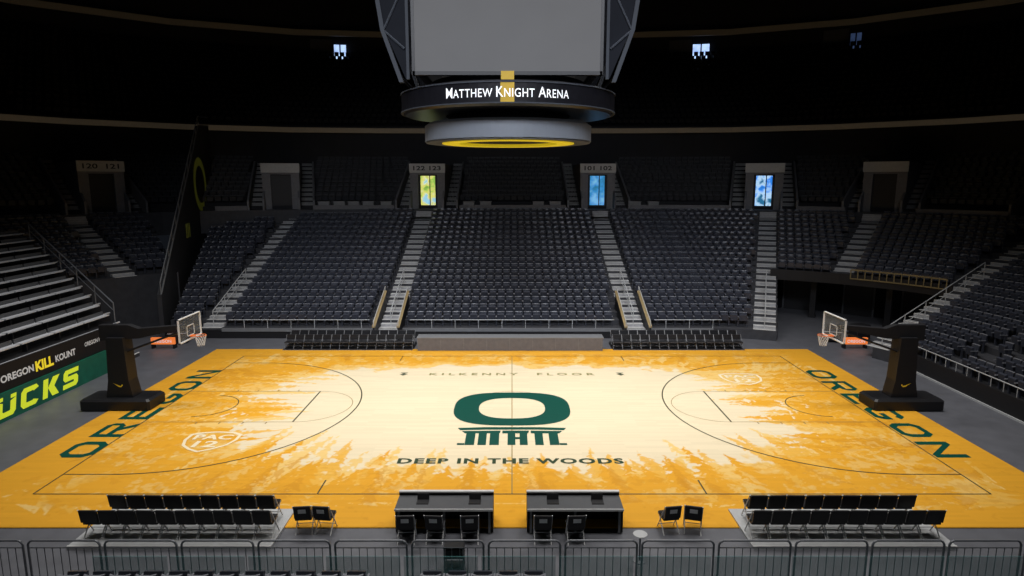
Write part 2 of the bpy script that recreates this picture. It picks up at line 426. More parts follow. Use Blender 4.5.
lw=0.045
def seg(x0,y0,x1,y1,w=lw,mi=0): 
    dx,dy=x1-x0,y1-y0; l=sqrt(dx*dx+dy*dy); nx,ny=-dy/l*w/2,dx/l*w/2
    mb.add([(x0+nx,y0+ny,0),(x0-nx,y0-ny,0),(x1-nx,y1-ny,0),(x1+nx,y1+ny,0)],[(0,1,2,3)],mi)
def arc(cx,cy,r,a0,a1,w=lw,n=48,mi=0):
    vs=[]
    for k in range(n+1):
        a=a0+(a1-a0)*k/n; vs+=[(cx+(r-w/2)*cos(a),cy+(r-w/2)*sin(a),0),(cx+(r+w/2)*cos(a),cy+(r+w/2)*sin(a),0)]
    mb.add(vs,[(2*k,2*k+1,2*k+3,2*k+2) for k in range(n)],mi)
BX=14.325
mb=MB()
seg(-BX,0,BX,0);seg(-BX,15.24,BX,15.24);seg(-BX,0,-BX,15.24);seg(BX,0,BX,15.24)
for g in (-1,1):
    hx=g*(BX-1.575)
    a0,a1=(-pi/2,pi/2) if g<0 else (pi/2,3*pi/2)
    arc(hx,CYc,6.32,a0,a1,0.055,64); seg(hx,CYc-6.32,g*BX,CYc-6.32); seg(hx,CYc+6.32,g*BX,CYc+6.32)
    fx=g*(BX-5.8)
    seg(fx,CYc-1.83,fx,CYc+1.83,0.06)
    arc(hx,CYc,1.25,a0,a1,0.04)
    for yy in (0,15.24):
        seg(g*(BX-8.5),yy,g*(BX-8.5),yy+(0.9 if yy==0 else -0.9))
mb.build('boundary_lines','line',parent=court,loc=(0,0,ZC+0.010))
mb=MB(); arc(0,CYc,1.83,0,2*pi,0.03,64); seg(0,0,0,15.24,0.035)
for g in (-1,1):
    fx=g*(BX-5.8); a0,a1=(-pi/2,pi/2) if g<0 else (pi/2,3*pi/2)
    seg(g*BX,CYc-1.83,fx,CYc-1.83,0.04); seg(g*BX,CYc+1.83,fx,CYc+1.83,0.04); arc(fx,CYc,1.83,a0,a1,0.03)
    for d in (2.1,3.0,3.9,4.8):
        for e in (-1,1): seg(g*(BX-d),CYc+e*1.83,g*(BX-d),CYc+e*2.03)
mb.build('lane_lines','line_f',parent=court,loc=(0,0,ZC+0.008))
mb=MB(); n=64; oc=7.35
def sup(a,rx,ry,e): 
    ca,sa=cos(a),sin(a); r=(abs(ca/rx)**e+abs(sa/ry)**e)**(-1/e); return r*ca,r*sa
vs=[]
for k in range(n):
    a=2*pi*k/n; xo,yo=sup(a,2.38,1.93,2.9); xi,yi=sup(a,1.36,1.20,2.5); vs+=[(xo,oc+yo,0),(xi,oc+yi,0)]
mb.add(vs,[(2*k,2*((k+1)%n),2*((k+1)%n)+1,2*k+1) for k in range(n)])
yt=5.25
mb.add([(-2.05,yt-0.08,0),(-1.95,yt-0.30,0),(-1.0,yt-0.24,0),(1.0,yt-0.24,0),(1.95,yt-0.30,0),(2.05,yt-0.08,0),(1.0,yt,0),(-1.0,yt,0)],[(0,1,2,7),(7,2,3,6),(6,3,4,5)])
def Q(a,b,c,d): mb.add([(p[0],p[1],0) for p in (a,b,c,d)],[(0,1,2,3)])
yb=yt-1.66
for (x,w) in ((-1.52,0.17),(-1.08,0.15),(-0.64,0.17),(-0.02,0.14),(0.42,0.14),(0.98,0.15),(1.52,0.17)):
    Q((x-w,yt-0.60),(x-w,yb),(x+w,yb),(x+w,yt-0.60))
Q((-1.88,yt-0.38),(-1.75,yt-0.60),(-0.45,yt-0.60),(-0.42,yt-0.34))
Q((-0.36,yt-0.34),(-0.36,yt-0.60),(0.60,yt-0.60),(0.64,yt-0.34))
Q((0.70,yt-0.34),(0.70,yt-0.60),(1.75,yt-0.60),(1.88,yt-0.38))
Q((0.12,yt-0.95),(0.12,yt-1.14),(0.28,yt-1.14),(0.28,yt-0.95))
for x in (-1.83,1.83): Q((x-0.13,yb+0.16),(x-0.13,yb),(x+0.13,yb),(x+0.13,yb+0.16))
mb.build('center_logo','green',parent=court,loc=(0,0,ZC+0.012),label='dark green letter O above tree trunks')
text('DEEP IN THE WOODS',7.55,0.42,(-0.05,2.28,ZC+0.012),(0,0,0),'darktext','slogan_lettering',court,bold=0.038,sp=1.15)
text('KILKENNY  FLOOR',8.0,0.36,(0,12.0,ZC+0.012),(0,0,0),'faint','floor_name_lettering',court,bold=0.02,sp=1.55)
mb=MB()
for g in (-1,1):
    for yy in (11.78,12.02): mb.add([(g*5.25,yy,0),(g*5.45,yy+0.22,0),(g*5.05,yy+0.22,0)],[(0,1,2)])
mb.build('floor_mark','darktext',parent=court,loc=(0,0,ZC+0.012))
block_word('OREGON',10.1,1.15,0.21,0.42,(-14.92,7.6,ZC+0.012),(0,0,pi/2),'green','baseline_lettering',court)
block_word('OREGON',10.1,1.15,0.21,0.42,(14.98,7.6,ZC+0.012),(0,0,-pi/2),'green','baseline_lettering',court)
for (x,y) in ((-10.9,3.95),(10.9,11.3)):
    mb=MB(); vs=[]
    pts=[(-0.95,0.62),(-0.62,0.80),(0.0,0.88),(0.62,0.80),(0.95,0.62),(0.97,0.1),(0.80,-0.40),(0.42,-0.75),(0.0,-0.98),(-0.42,-0.75),(-0.80,-0.40),(-0.97,0.1)]
    n_=len(pts)
    mb.add([(a,b,0) for a,b in pts]+[(a*0.88,b*0.88,0) for a,b in pts],[(k,(k+1)%n_,n_+(k+1)%n_,n_+k) for k in range(n_)])
    em=mb.build('conference_emblem','white_paint',parent=court,loc=(x,y,ZC+0.012))
    text('PAC',1.4,0.45,(0,0.34,0),(0,0,0),'white_paint','emblem_lettering',em,bold=0.03)
    text('12',0.85,0.55,(0,-0.28,0),(0,0,0),'white_paint','emblem_lettering',em,bold=0.03)

# ------------------------------------------------------------ grandstands
R0,DD,Z0,RZ=8.0,0.85,0.6,0.31
zrow=lambda i:Z0+RZ*i
SA=50.5
RW=R0+DD*19
mb=MB(); terrace(mb,list(range(19)),R0,DD,Z0,RZ,lambda i:-20.6-0.22*i+max(0,i-14)*0.9,lambda i:33+degrees(0.7/(R0+DD*i)),PS)
far=mb.build('grandstand','concrete',label='dark stepped lower grandstand behind the far sideline',category='grandstand')
mb=MB(); terrace(mb,list(range(8,19)),R0,DD,Z0,RZ,lambda i:33+degrees(0.7/(R0+DD*i)),lambda i:75,base=2.7)
S=samples(34,75)
vs=[]
for s in S:
    a=P(s,R0+DD*8); b=P(s,RW); vs+=[(a[0],a[1],2.7),(b[0],b[1],2.7)]
mb.add(vs,[(2*k,2*k+1,2*k+3,2*k+2) for k in range(len(S)-1)])
cor=mb.build('grandstand','concrete',label='curved dark corner grandstand raised above an entry tunnel',category='grandstand')
mb=MB(); terrace(mb,list(range(19)),R0,DD,Z0,RZ,lambda i:75,lambda i:116)
rgt=mb.build('grandstand','concrete',label='dark stepped grandstand behind the baseline with black seats',category='grandstand')
mb=MB(); terrace(mb,list(range(9,19)),R0,DD,Z0,RZ,lambda i:(-73 if i<12 else -116),lambda i:-51)
lft=mb.build('grandstand','concrete',label='dark corner grandstand above retracted bleachers',category='grandstand')
mb=MB(); band(mb,34,75,19.0,0,2.7,0.1); mb.build('wall_tunnel','ceil',kind='structure')  # near-black colour stands in for the shade inside the tunnel
WZ=6.95
mb=MB()
terrace(mb,[0],RW,25.4-RW,WZ,0,lambda i:-116,lambda i:116,base=5.2)
mb.build('trim_3','concrete',kind='structure')
MR0,MD,MZ0,MRZ=25.4,0.8,7.25,0.38
mb=MB(); terrace(mb,list(range(10)),MR0,MD,MZ0,MRZ,lambda i:-116,lambda i:116,base=6.0)
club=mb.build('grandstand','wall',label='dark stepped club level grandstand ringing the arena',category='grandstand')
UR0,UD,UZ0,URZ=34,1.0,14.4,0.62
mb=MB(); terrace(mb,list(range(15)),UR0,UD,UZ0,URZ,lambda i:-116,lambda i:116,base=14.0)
mb.build('grandstand','ceil',label='unlit black upper balcony grandstand under the roof',category='grandstand')  # near-black colour stands in for the lack of light up here

def aisle(parent,s,rows,fn=P,w=1.25,r0=R0,d=DD,z0=Z0,rz=RZ,name='aisle_stair'):
    mb=MB()
    for i in rows:
        ra=r0+d*i; x,y,t=fn(s,ra); T=Matrix.Translation((x,y,z0+rz*i))@Matrix.Rotation(t,4,'Z')
        mb.box(-w/2,w/2,0,d/2,0,0.015,0,T); mb.box(-w/2,w/2,0,0.08,0.012,0.024,1,T)
        mb.box(-w/2,w/2,d/2,d,0,rz/2,0,T); mb.box(-w/2,w/2,d/2,d/2+0.08,rz/2,rz/2+0.012,1,T)
    i=rows[-1]; x,y,t=fn(s,r0+d*i+d*0.5); T=Matrix.Translation((x,y,z0+rz*i))@Matrix.Rotation(t,4,'Z')
    for k in range(3):
        mb.box(-w/2,w/2,0.14*k,0.55,0.155*k,0.155*(k+1)+0.15,0,T); mb.box(-w/2,w/2,0.14*k,0.14*k+0.05,0.155*(k+1)+0.15,0.155*(k+1)+0.16,1,T)
    return mb.build(name,['concrete_l','nosing'],parent=parent)
def rail(parent,s,i0,i1,fn=P,off=0.0,r0=R0,d=DD,z0=Z0,rz=RZ,m='lgrey',step=2):
    mb=MB(); pts=[]
    for i in range(i0,i1+1,step):
        x,y,t=fn(s,r0+d*i+0.4); T=Matrix.Translation((x,y,z0+rz*i))@Matrix.Rotation(t,4,'Z')
        a=T@Vector((off,0,0.0)); b=T@Vector((off,0,0.95)); mb.tube(a,b,0.025,6); pts.append(b)
    mb.path(pts,0.028,6); mb.path([p-Vector((0,0,0.45)) for p in pts],0.018,6)
    return mb.build('handrail',m,parent=parent)
aisle(far,-18,range(19),PS); aisle(far,-7.3,range(19),PS); aisle(far,7.3,range(19),PS); aisle(far,33,range(19),PS)
aisle(cor,SA,range(8,19)); aisle(rgt,76.5,range(0,19)); aisle(lft,-62,range(9,19))
for s in (-18,-7.3,7.3,33): rail(far,s,0,6,PS)
rail(rgt,76.5,0,10)
mb=MB(); mb.box(-17.3,12,CY+R0-0.14,CY+R0-0.02,0.42,0.60,1); mb.box(-20,12.5,CY+R0-0.10,CY+R0-0.01,0,0.5,0)
mb.build('front_fascia',['black','grey'],parent=far)
mb=MB()
for x in [-16+1.4*k for k in range(21)]:
    if abs(abs(x)-7.3)<1.3: continue
    mb.tube((x,CY+R0+0.03,0.6),(x,CY+R0+0.03,1.1),0.02,6)
for a,b in ((-16.9,-8.5),(-6.1,6.1),(8.5,12.5)): mb.tube((a,CY+R0+0.03,1.1),(b,CY+R0+0.03,1.1),0.025,6)
mb.build('guard_rail','lgrey',parent=far)
# landings at the foot of the two central aisles: stair runs flanked by tan-edged cheek walls
for x in (-7.3,7.3):
    mb=MB()
    for k in range(5):
        mb.box(x-0.62,x+0.62,CY+R0-1.3+0.26*k,CY+R0-0.02,0.12*k,0.12*(k+1),1)
        mb.box(x-0.62,x+0.62,CY+R0-1.3+0.26*k,CY+R0-1.24+0.26*k,0.12*(k+1),0.12*(k+1)+0.012,2)
    for e in (-1,1):
        a,b=sorted((x+e*0.66,x+e*0.76))
        mb.prism([(CY+R0-1.2,0.0),(CY+R0-1.2,0.9),(CY+R0+2.6,2.35),(CY+R0+2.6,0.6)],a,b,'x',4)
        a,b=sorted((x+e*0.62,x+e*0.80))
        mb.prism([(CY+R0-1.2,0.9),(CY+R0-1.2,0.98),(CY+R0+2.6,2.43),(CY+R0+2.6,2.35)],a,b,'x',0)
        mb.path([(x+e*0.71,CY+R0-1.2,0.98),(x+e*0.71,CY+R0-1.2,1.25),(x+e*0.71,CY+R0+2.6,2.70),(x+e*0.71,CY+R0+2.6,2.43)],0.025,6,3)
    mb.build('access_stair',['tan','concrete_l','nosing','lgrey','black'],parent=far,label='short grey access steps with tan capped cheek walls')
mb=MB(); band(mb,34,75,R0+DD*8-0.12,2.7,3.4,0.1,mi=0)
mb.build('corner_parapet','black',parent=cor)
mb=MB()
band(mb,53,74,R0+DD*8-0.2,3.66,3.74,0.06); band(mb,53,74,R0+DD*8-0.2,3.1,3.17,0.06)
for k in range(14):
    x,y,t=P(53+21*k/13,R0+DD*8-0.22); mb.tube((x,y,3.1),(x,y,3.7),0.035,6)
mb.build('corner_rail','tan_d',parent=cor)
for k,s in enumerate((40,52,63)):
    x,y,t=P(s,18.9)
    mb=MB(); mb.box(-0.9,0.9,-0.1,-0.02,0,2.1,0); mb.box(-1.0,-0.9,-0.14,-0.0,0,2.2,1); mb.box(0.9,1.0,-0.14,0.0,0,2.2,1); mb.box(-1,1,-0.14,0.0,2.1,2.2,1)
    mb.build('door_%d'%(k+1),['black','dgrey'],loc=(x,y,0),rot=(0,0,t),kind='structure')
for s in (44,60):
    x,y,t=P(s,R0+DD*8+1.6)
    mb=MB(); mb.box(-0.18,0.18,-0.18,0.18,0,2.7); mb.box(-0.22,0.22,-0.22,0.22,0,0.15)
    mb.build('support_column','black',parent=cor,loc=(x,y,0),rot=(0,0,t))

# ------------------------------------------------------------ seats
def boxpan():
    x0,x1=-0.20,0.20
    vs=[(x0,-0.10,0.40),(x1,-0.10,0.40),(x1,0.08,0.42),(x0,0.08,0.42),(x0,-0.14,0.74),(x1,-0.14,0.74),(x1,-0.04,0.78),(x0,-0.04,0.78)]
    return vs,[(0,3,2,1),(4,5,6,7),(0,1,5,4),(1,2,6,5),(2,3,7,6),(3,0,4,7)]
def seat_mesh():
    mb=MB()
    xs=[-0.22,-0.12,0.12,0.22]; yo=[0.02,0.07,0.07,0.02]
    def slab(z0,z1,y0,y1,th,mi):
        vs=[]
        for x,o in zip(xs,yo):
            vs+=[(x,y0+o,z0),(x,y1+o,z1),(x,y1+o+th,z1),(x,y0+o+th,z0)]
        fs=[]
        for k in range(3):
            a=4*k;b=a+4
            for q in range(4): fs.append((a+q,b+q,b+(q+1)%4,a+(q+1)%4))
        fs+=[(3,2,1,0),(12,13,14,15)]
        mb.add(vs,fs,mi)
    slab(0.40,0.85,0.08,0.16,0.05,0); slab(0.85,0.875,0.155,0.165,0.06,1)  # second slab is a pale cap painted as the top highlight
    v_,f_=boxpan(); mb.add(v_,f_)
    for e in (-1,1):
        x=e*0.25; mb.box(x-0.02,x+0.02,-0.2,0.16,0.60,0.63,1); mb.box(x-0.018,x+0.018,0.0,0.10,0,0.60)
    return mb
positions=[]
def rowseats(s0,s1,r,z,fn=P,step=0.54,tier=0):
    s=s0
    pts=[]
    while s<s1:
        if fn is PS and s<CX: ds=step
        elif CX<abs(s)<CX+90: ds=step/(r*pi/180)
        else: ds=step
        if s+ds*0.9<s1+1e-6:
            x,y,t=fn(s+ds/2,r)
            if not (tier==0 and fn is PS and x<-CX and sqrt((x+CX)**2+(y-CY)**2)>RW-0.35):
                pts.append((x,y,z,t,tier,s+ds/2))
        s+=ds
    positions.extend(pts)
for i in range(19):
    r=R0+DD*i+0.5; z=zrow(i); hw=0.72; hd=degrees(0.72/r)
    ha=hw if i>3 else 0.95
    rowseats(-20.4-0.22*i,-18-hw,r,z,PS)
    rowseats(-18+hw,-7.3-ha,r,z,PS); rowseats(-7.3+ha,7.3-ha,r,z,PS); rowseats(7.3+ha,33-hd,r,z,PS)
    if i>=8:
        rowseats(33+hd,SA-hd,r,z); rowseats(SA+hd,75-hd*0.6,r,z)
    rowseats(76.5+hd,112,r,z)
    if i>=9: rowseats(-62+hd,-51.5,r,z); rowseats((-73 if i<12 else -112),-62-hd,r,z)
PORT=[(-28.3,P),(-7.1,P),(7.2,P),(32,P),(51.5,P),(-57,P),(76,P)]
for i in range(10):
    r=MR0+MD*i+0.45; z=MZ0+MRZ*i
    def ok(x,y):
        for s,fn in PORT:
            px,py,t=fn(s,24.25)
            dx,dy=x-px,y-py
            if abs(dx*cos(t)+dy*sin(t))<2.75 and (-dx*sin(t)+dy*cos(t))>0: return False
        return True
    n0=len(positions)
    rowseats(-112,112,r,z,P,0.56,1)
    positions[n0:]=[p for p in positions[n0:] if ok(p[0],p[1])]
for i in range(15):
    rowseats(-80,80,UR0+UD*i+0.5,UZ0+URZ*i,P,0.62,2)
def vis(p):
    dx,dy,dz=p[0],p[1]+17.8,p[2]+0.5-9.27
    D=dy*0.9862-dz*0.1654
    if D<1: return None
    px=512+638*dx/D; py=288-638*(dz*0.9862+dy*0.1654)/D
    return D if (-5<px<1029 and 0<py<580) else None
cand=sorted([(vis(p),k) for k,p in enumerate(positions) if vis(p) and p[4]==0])
near=set(k for _,k in cand[:280])
sm=seat_mesh(); seat0=None
for k in near:
    p=positions[k]
    if seat0 is None:
        seat0=sm.build('arena_seat',['seat','seat_highlight'],label='black folding arena seat bolted to a grandstand row',category='seat',group='black arena seats')
        o=seat0
    else:
        o=seat0.copy(); scene.collection.objects.link(o)
    o.location=p[:3]; o.rotation_euler=(0,0,p[3])
lo=MB(); lo.box(-0.23,0.23,0.12,0.2,0.4,0.85); v_,f_=boxpan(); lo.add(v_,f_); lo.box(-0.23,0.23,0.12,0.2,0.85,0.87,1)
def mass(name,sel,mats,src_mb,label):
    src=np.array(src_mb.v); fs=src_mb.f; allv=[];allf=[];off=0; mi=[]
    for p in sel:
        c,s_=cos(p[3]),sin(p[3])
        allv.append(np.stack([src[:,0]*c-src[:,1]*s_+p[0],src[:,0]*s_+src[:,1]*c+p[1],src[:,2]+p[2]],1)); allf+= [tuple(off+q for q in f) for f in fs]; off+=len(src); mi+=src_mb.m
    me=bpy.data.meshes.new(name); me.from_pydata(np.concatenate(allv).tolist(),[],allf)
    for m in mats: me.materials.append(M[m])
    me.polygons.foreach_set('material_index',mi)
    o=bpy.data.objects.new(name,me); scene.collection.objects.link(o)
    o['kind']='stuff'; o['label']=label; o['category']='seats'
    return o
mass('arena_seat_rows',[p for k,p in enumerate(positions) if k not in near and p[4]==0],['seat','seat_highlight'],sm,'rows of black folding arena seats filling the lower grandstands')
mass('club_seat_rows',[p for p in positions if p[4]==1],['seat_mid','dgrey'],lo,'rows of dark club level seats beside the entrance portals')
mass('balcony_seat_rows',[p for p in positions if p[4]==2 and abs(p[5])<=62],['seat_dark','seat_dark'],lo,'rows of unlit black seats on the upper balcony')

# ------------------------------------------------------------ portals
nums=['','122 123','101 102','','','120  121','']
doors=[None,'door_green','door_blue','door_mix',None,None,None]
for n,(s,fn) in enumerate(PORT):
    x,y,t=fn(s,24.25)
    pe=empty('entrance_portal',(x,y,WZ),(0,0,t),label='grey concrete entrance portal with numbered header sign' if nums[n] else 'dark concrete entrance portal',category='entrance')
    mb=MB()
    for e in (-1,1):
        pl=[(0.9,0.0),(0.9,2.9),(1.1,3.75),(7.5,3.75),(7.5,0.0)]
        mb.prism(pl,min(e*0.8,e*1.45),max(e*0.8,e*1.45),'x')
    mb.box(-0.81,0.81,0.9,7.5,2.85,3.75)
    mb.build('portal_frame','portal',parent=pe)
    for e in (-1,1):
        mb=MB()
        mb.prism([(-0.1,0.0),(-0.1,0.8),(1.0,1.3),(7.4,4.1),(7.4,0)],min(e*2.45,e*2.6),max(e*2.45,e*2.6),'x')
        mb.prism([(-0.1,0.0),(-0.1,0.9),(0.9,1.5),(0.9,0)],min(e*1.3,e*1.45),max(e*1.3,e*1.45),'x')
        mb.build('side_wall','portal',parent=pe)
        mb=MB()
        for i in range(10):
            ya=MR0-24.25+MD*i; za=MZ0-WZ+MRZ*i
            for h_ in range(2):
                a,b=(e*1.5,e*2.42) if e>0 else (e*2.42,e*1.5)
                mb.box(a,b,ya+0.4*h_,ya+0.4*(h_+1),0 if i==0 else za-0.3,za+0.02+0.19*h_,0); mb.box(a,b,ya+0.4*h_,ya+0.4*h_+0.14,za+0.02+0.19*h_,za+0.035+0.19*h_,1)
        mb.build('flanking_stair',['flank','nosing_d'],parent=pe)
    mb=MB(); mb.box(-1.5,1.5,0.75,0.9,3.0,3.75); mb.build('header_sign','header',parent=pe)
    if nums[n]: text(nums[n],2.3,0.36,(0,0.74,3.38),(pi/2,0,0),'black','section_numbers',pe,bold=0.02)
    mb=MB(); mb.box(-0.82,0.82,1.25,1.3,0,2.85); mb.build('tunnel_back','black',parent=pe)
    if doors[n]:
        mb=MB(); mb.box(-0.62,0.62,1.17,1.2,0.1,2.75,0); mb.box(-0.7,-0.62,1.12,1.22,0,2.85,1); mb.box(0.62,0.7,1.12,1.22,0,2.85,1)
        mb.box(-0.7,0.7,1.12,1.22,2.75,2.85,1); mb.box(0.12,0.2,1.13,1.22,0,2.75,1)
        mb.build('glass_door',[doors[n],'black'],parent=pe,label='glass door bright with daylight')
mb=MB()
segs=[(-40,-34.5),(-22.5,-9.8),(-4.4,4.5),(9.9,26.0),(38.0,46),(57,70)]
for a,b in segs: band(mb,a,b,24.2,6.3,7.3,0.12,P)
mb.build('trim_4','mgrey',kind='structure')
for s in [-20.5,-17.6,-14.8,-12.0,-10.5,-3.6,-2.2,2.2,3.6,10.3,11.8]:
    x_,y0_,t_=P(s,24.25)
    mb=MB(); mb.box(-0.5,0.5,0.15,0.8,0.60,0.65); mb.box(-0.45,-0.4,0.2,0.75,0,0.6); mb.box(0.4,0.45,0.2,0.75,0,0.6); mb.box(-0.4,0.4,0.17,0.21,0.35,0.6)
    mb.build('press_desk','grey',label='small grey desk on the concourse ledge',category='desk',group='concourse desks',loc=(x_,y0_,WZ),rot=(0,0,t_))

# ------------------------------------------------------------ windows upper wall
for n,(x,w) in enumerate(((-20.1,1.5),(22.0,2.0),(37.0,1.2))):
    rr=49.8
    y=CY+sqrt(rr**2-(abs(x)-CX)**2)-0.15; t=-math.asin((abs(x)-CX)/rr)*(1 if x>0 else -1)
    mb=MB(); mb.box(-w/2,w/2,-0.04,0.02,-1.1,1.1,0)
    for q in (-w/2,0.0,w/2): mb.box(q-0.07,q+0.07,-0.1,0.04,-1.15,1.15,1)
    for q in (-1.15,1.1): mb.box(-w/2,w/2,-0.1,0.04,q-0.05,q+0.05,1)
    mb.box(-w/2-2.6,-w/2-0.1,-0.06,0.02,-1.6,1.6,2)
    mb.build('window_%d'%(n+1),['winblue' if n<2 else 'winblue_d','black','dgrey'],loc=(x,y,23.9),rot=(0,0,t),kind='structure')

# ------------------------------------------------------------ slanted partition with O
A=Vector((-20.9,19.4,0)); B=Vector((-26.2,38.5,0)); d=(B-A); Lw=d.length; ang=atan2(d.y,d.x)
T0=Matrix.Translation(A)@Matrix.Rotation(ang,4,'Z')
mb=MB(); prof=[(0,0),(0,2.6),(Lw*0.78,13.6),(Lw,13.9),(Lw,0)]
mb.prism(prof,-0.12,0.12,'y',0,T0)
pw=mb.build('partition_panel','panel',label='tall dark sloping partition panel with a yellow letter O',category='partition')
mb=MB(); top=[T0@Vector((a,-0.1,b+0.03)) for a,b in prof[1:4]]
mb.path(top,0.05,6); top2=[p+Vector((0,0,0.7)) for p in top]; mb.path(top2,0.035,6)
for k in range(13):
    q=k/12; p=top[0].lerp(top[1],q); mb.tube(p,p+Vector((0,0,0.7)),0.025,6)
mb.build('panel_rail','grey',parent=pw)
mb=MB(); n=40; vs=[]
for k in range(n):
    a=2*pi*k/n; vs+=[(Lw*0.72+2.5*cos(a),-0.135,9.0+2.1*sin(a)),(Lw*0.72+1.75*cos(a),-0.135,9.0+1.45*sin(a))]
mb.add(vs,[(2*k,2*((k+1)%n),2*((k+1)%n)+1,2*k+1) for k in range(n)],0,T0)
mb.build('panel_logo','olive',parent=pw,label='yellow green painted O emblem')
mb=MB()
for k in range(3): mb.box(Lw*0.40+0.5*k,Lw*0.40+0.5*k+0.28,-0.14,-0.13,5.3,6.3,0,T0)
mb.build('panel_bars','olive',parent=pw)

# ------------------------------------------------------------ left bleachers
bl=empty('retractable_bleacher',(-20,0,0),label='black retractable bleacher with silver bench rows',category='bleacher')
for i in range(11):
    x=-0.85*i; z=2.2+0.36*i; ye=14+0.62*i
    mb=MB()
    mb.box(x-0.85,x,-4,ye,z-0.5,z,0); mb.box(x-0.04,x+0.012,-4,ye,z-0.05,z+0.012,1)
    nb=int((ye+4)/1.9)
    for k in range(nb):
        y=-4+k*(ye+3.8)/nb; y2=y+(ye+3.8)/nb-0.10
        mb.box(x-0.60,x-0.30,y,y2,z+0.38,z+0.43,1)
        mb.box(x-0.66,x-0.62,y,y2,z+0.40,z+0.60,2)
        mb.box(x-0.55,x-0.35,y+0.3,y+0.36,z,z+0.38,0)
    mb.build('bleacher_row',['black','alu','dgrey'],parent=bl)
mb=MB(); mb.box(-9.3,-0.12,-4,13.5,0,1.9); mb.build('understructure','black',parent=bl)
mb=MB(); pts=[(-0.85*i-0.3,14.1+0.62*i,2.2+0.36*i+0.95) for i in range(0,11,2)]
mb.path(pts,0.035,6); mb.path([(a,b,c-0.4) for a,b,c in pts],0.025,6)
for a,b,c in pts: mb.tube((a,b,c),(a,b,0.0),0.03,6)
mb.build('end_rail','rail',parent=bl)
mb=MB()
for k in range(10):
    mb.box(-0.3*k-0.3,-0.3*k,14.3,15.4,0.0,0.22*(k+1)-0.03,0); mb.box(-0.3*k-0.06,-0.3*k+0.01,14.3,15.4,0.22*(k+1)-0.03,0.22*(k+1),1)
mb.build('end_stair',['concrete','nosing'],parent=bl)
bd=MB(); bd.box(-19.95,-19.8,-3,12.4,0,1.12); bd=bd.build('led_board','ledgreen',label='green courtside LED board with yellow lettering',category='sign board')
block_word('DUCKS',5.9,0.80,0.20,0.26,(-19.79,7.3,0.56),(pi/2,0,pi/2),'led_y','board_lettering',bd,shear=0.22,svf=1.45,cham=0.18)
mb=MB(); mb.box(-20.05,-19.9,-3,13.6,1.12,2.2); b2=mb.build('banner_board','black',label='black banner board reading kill count in white and yellow',category='sign board')
text('OREGON',1.75,0.30,(-19.89,6.95,1.62),(pi/2,0,pi/2),'white_d','banner_lettering',b2,bold=0.035)
text('KILL',1.05,0.44,(-19.89,8.45,1.62),(pi/2,0,pi/2),'yellow_e','banner_lettering',b2,bold=0.045)
text('KOUNT',1.3,0.30,(-19.89,9.75,1.62),(pi/2,0,pi/2),'white_d','banner_lettering',b2,bold=0.035)
text('OREGON KILL KOUNT',2.3,0.2,(-19.89,12.2,1.75),(pi/2,0,pi/2),'white_d','banner_lettering',b2,bold=0.02)

# ------------------------------------------------------------ right barrier
mb=MB(); mb.box(CX+R0-0.2,CX+R0-0.03,-3,13.2,0,0.85,0); mb.box(CX+R0-0.26,CX+R0-0.02,-3,13.2,0.0,0.08,1)
for k in range(24):
    y=-2.8+0.7*k; mb.tube((CX+R0-0.1,y,0.85),(CX+R0-0.1,y,1.25),0.018,6,1)
mb.tube((CX+R0-0.1,-3,1.25),(CX+R0-0.1,13.2,1.25),0.025,6,1)
mb.build('barrier_skirt',['black','lgrey'],label='black courtside barrier with thin silver guard rail',category='barrier')

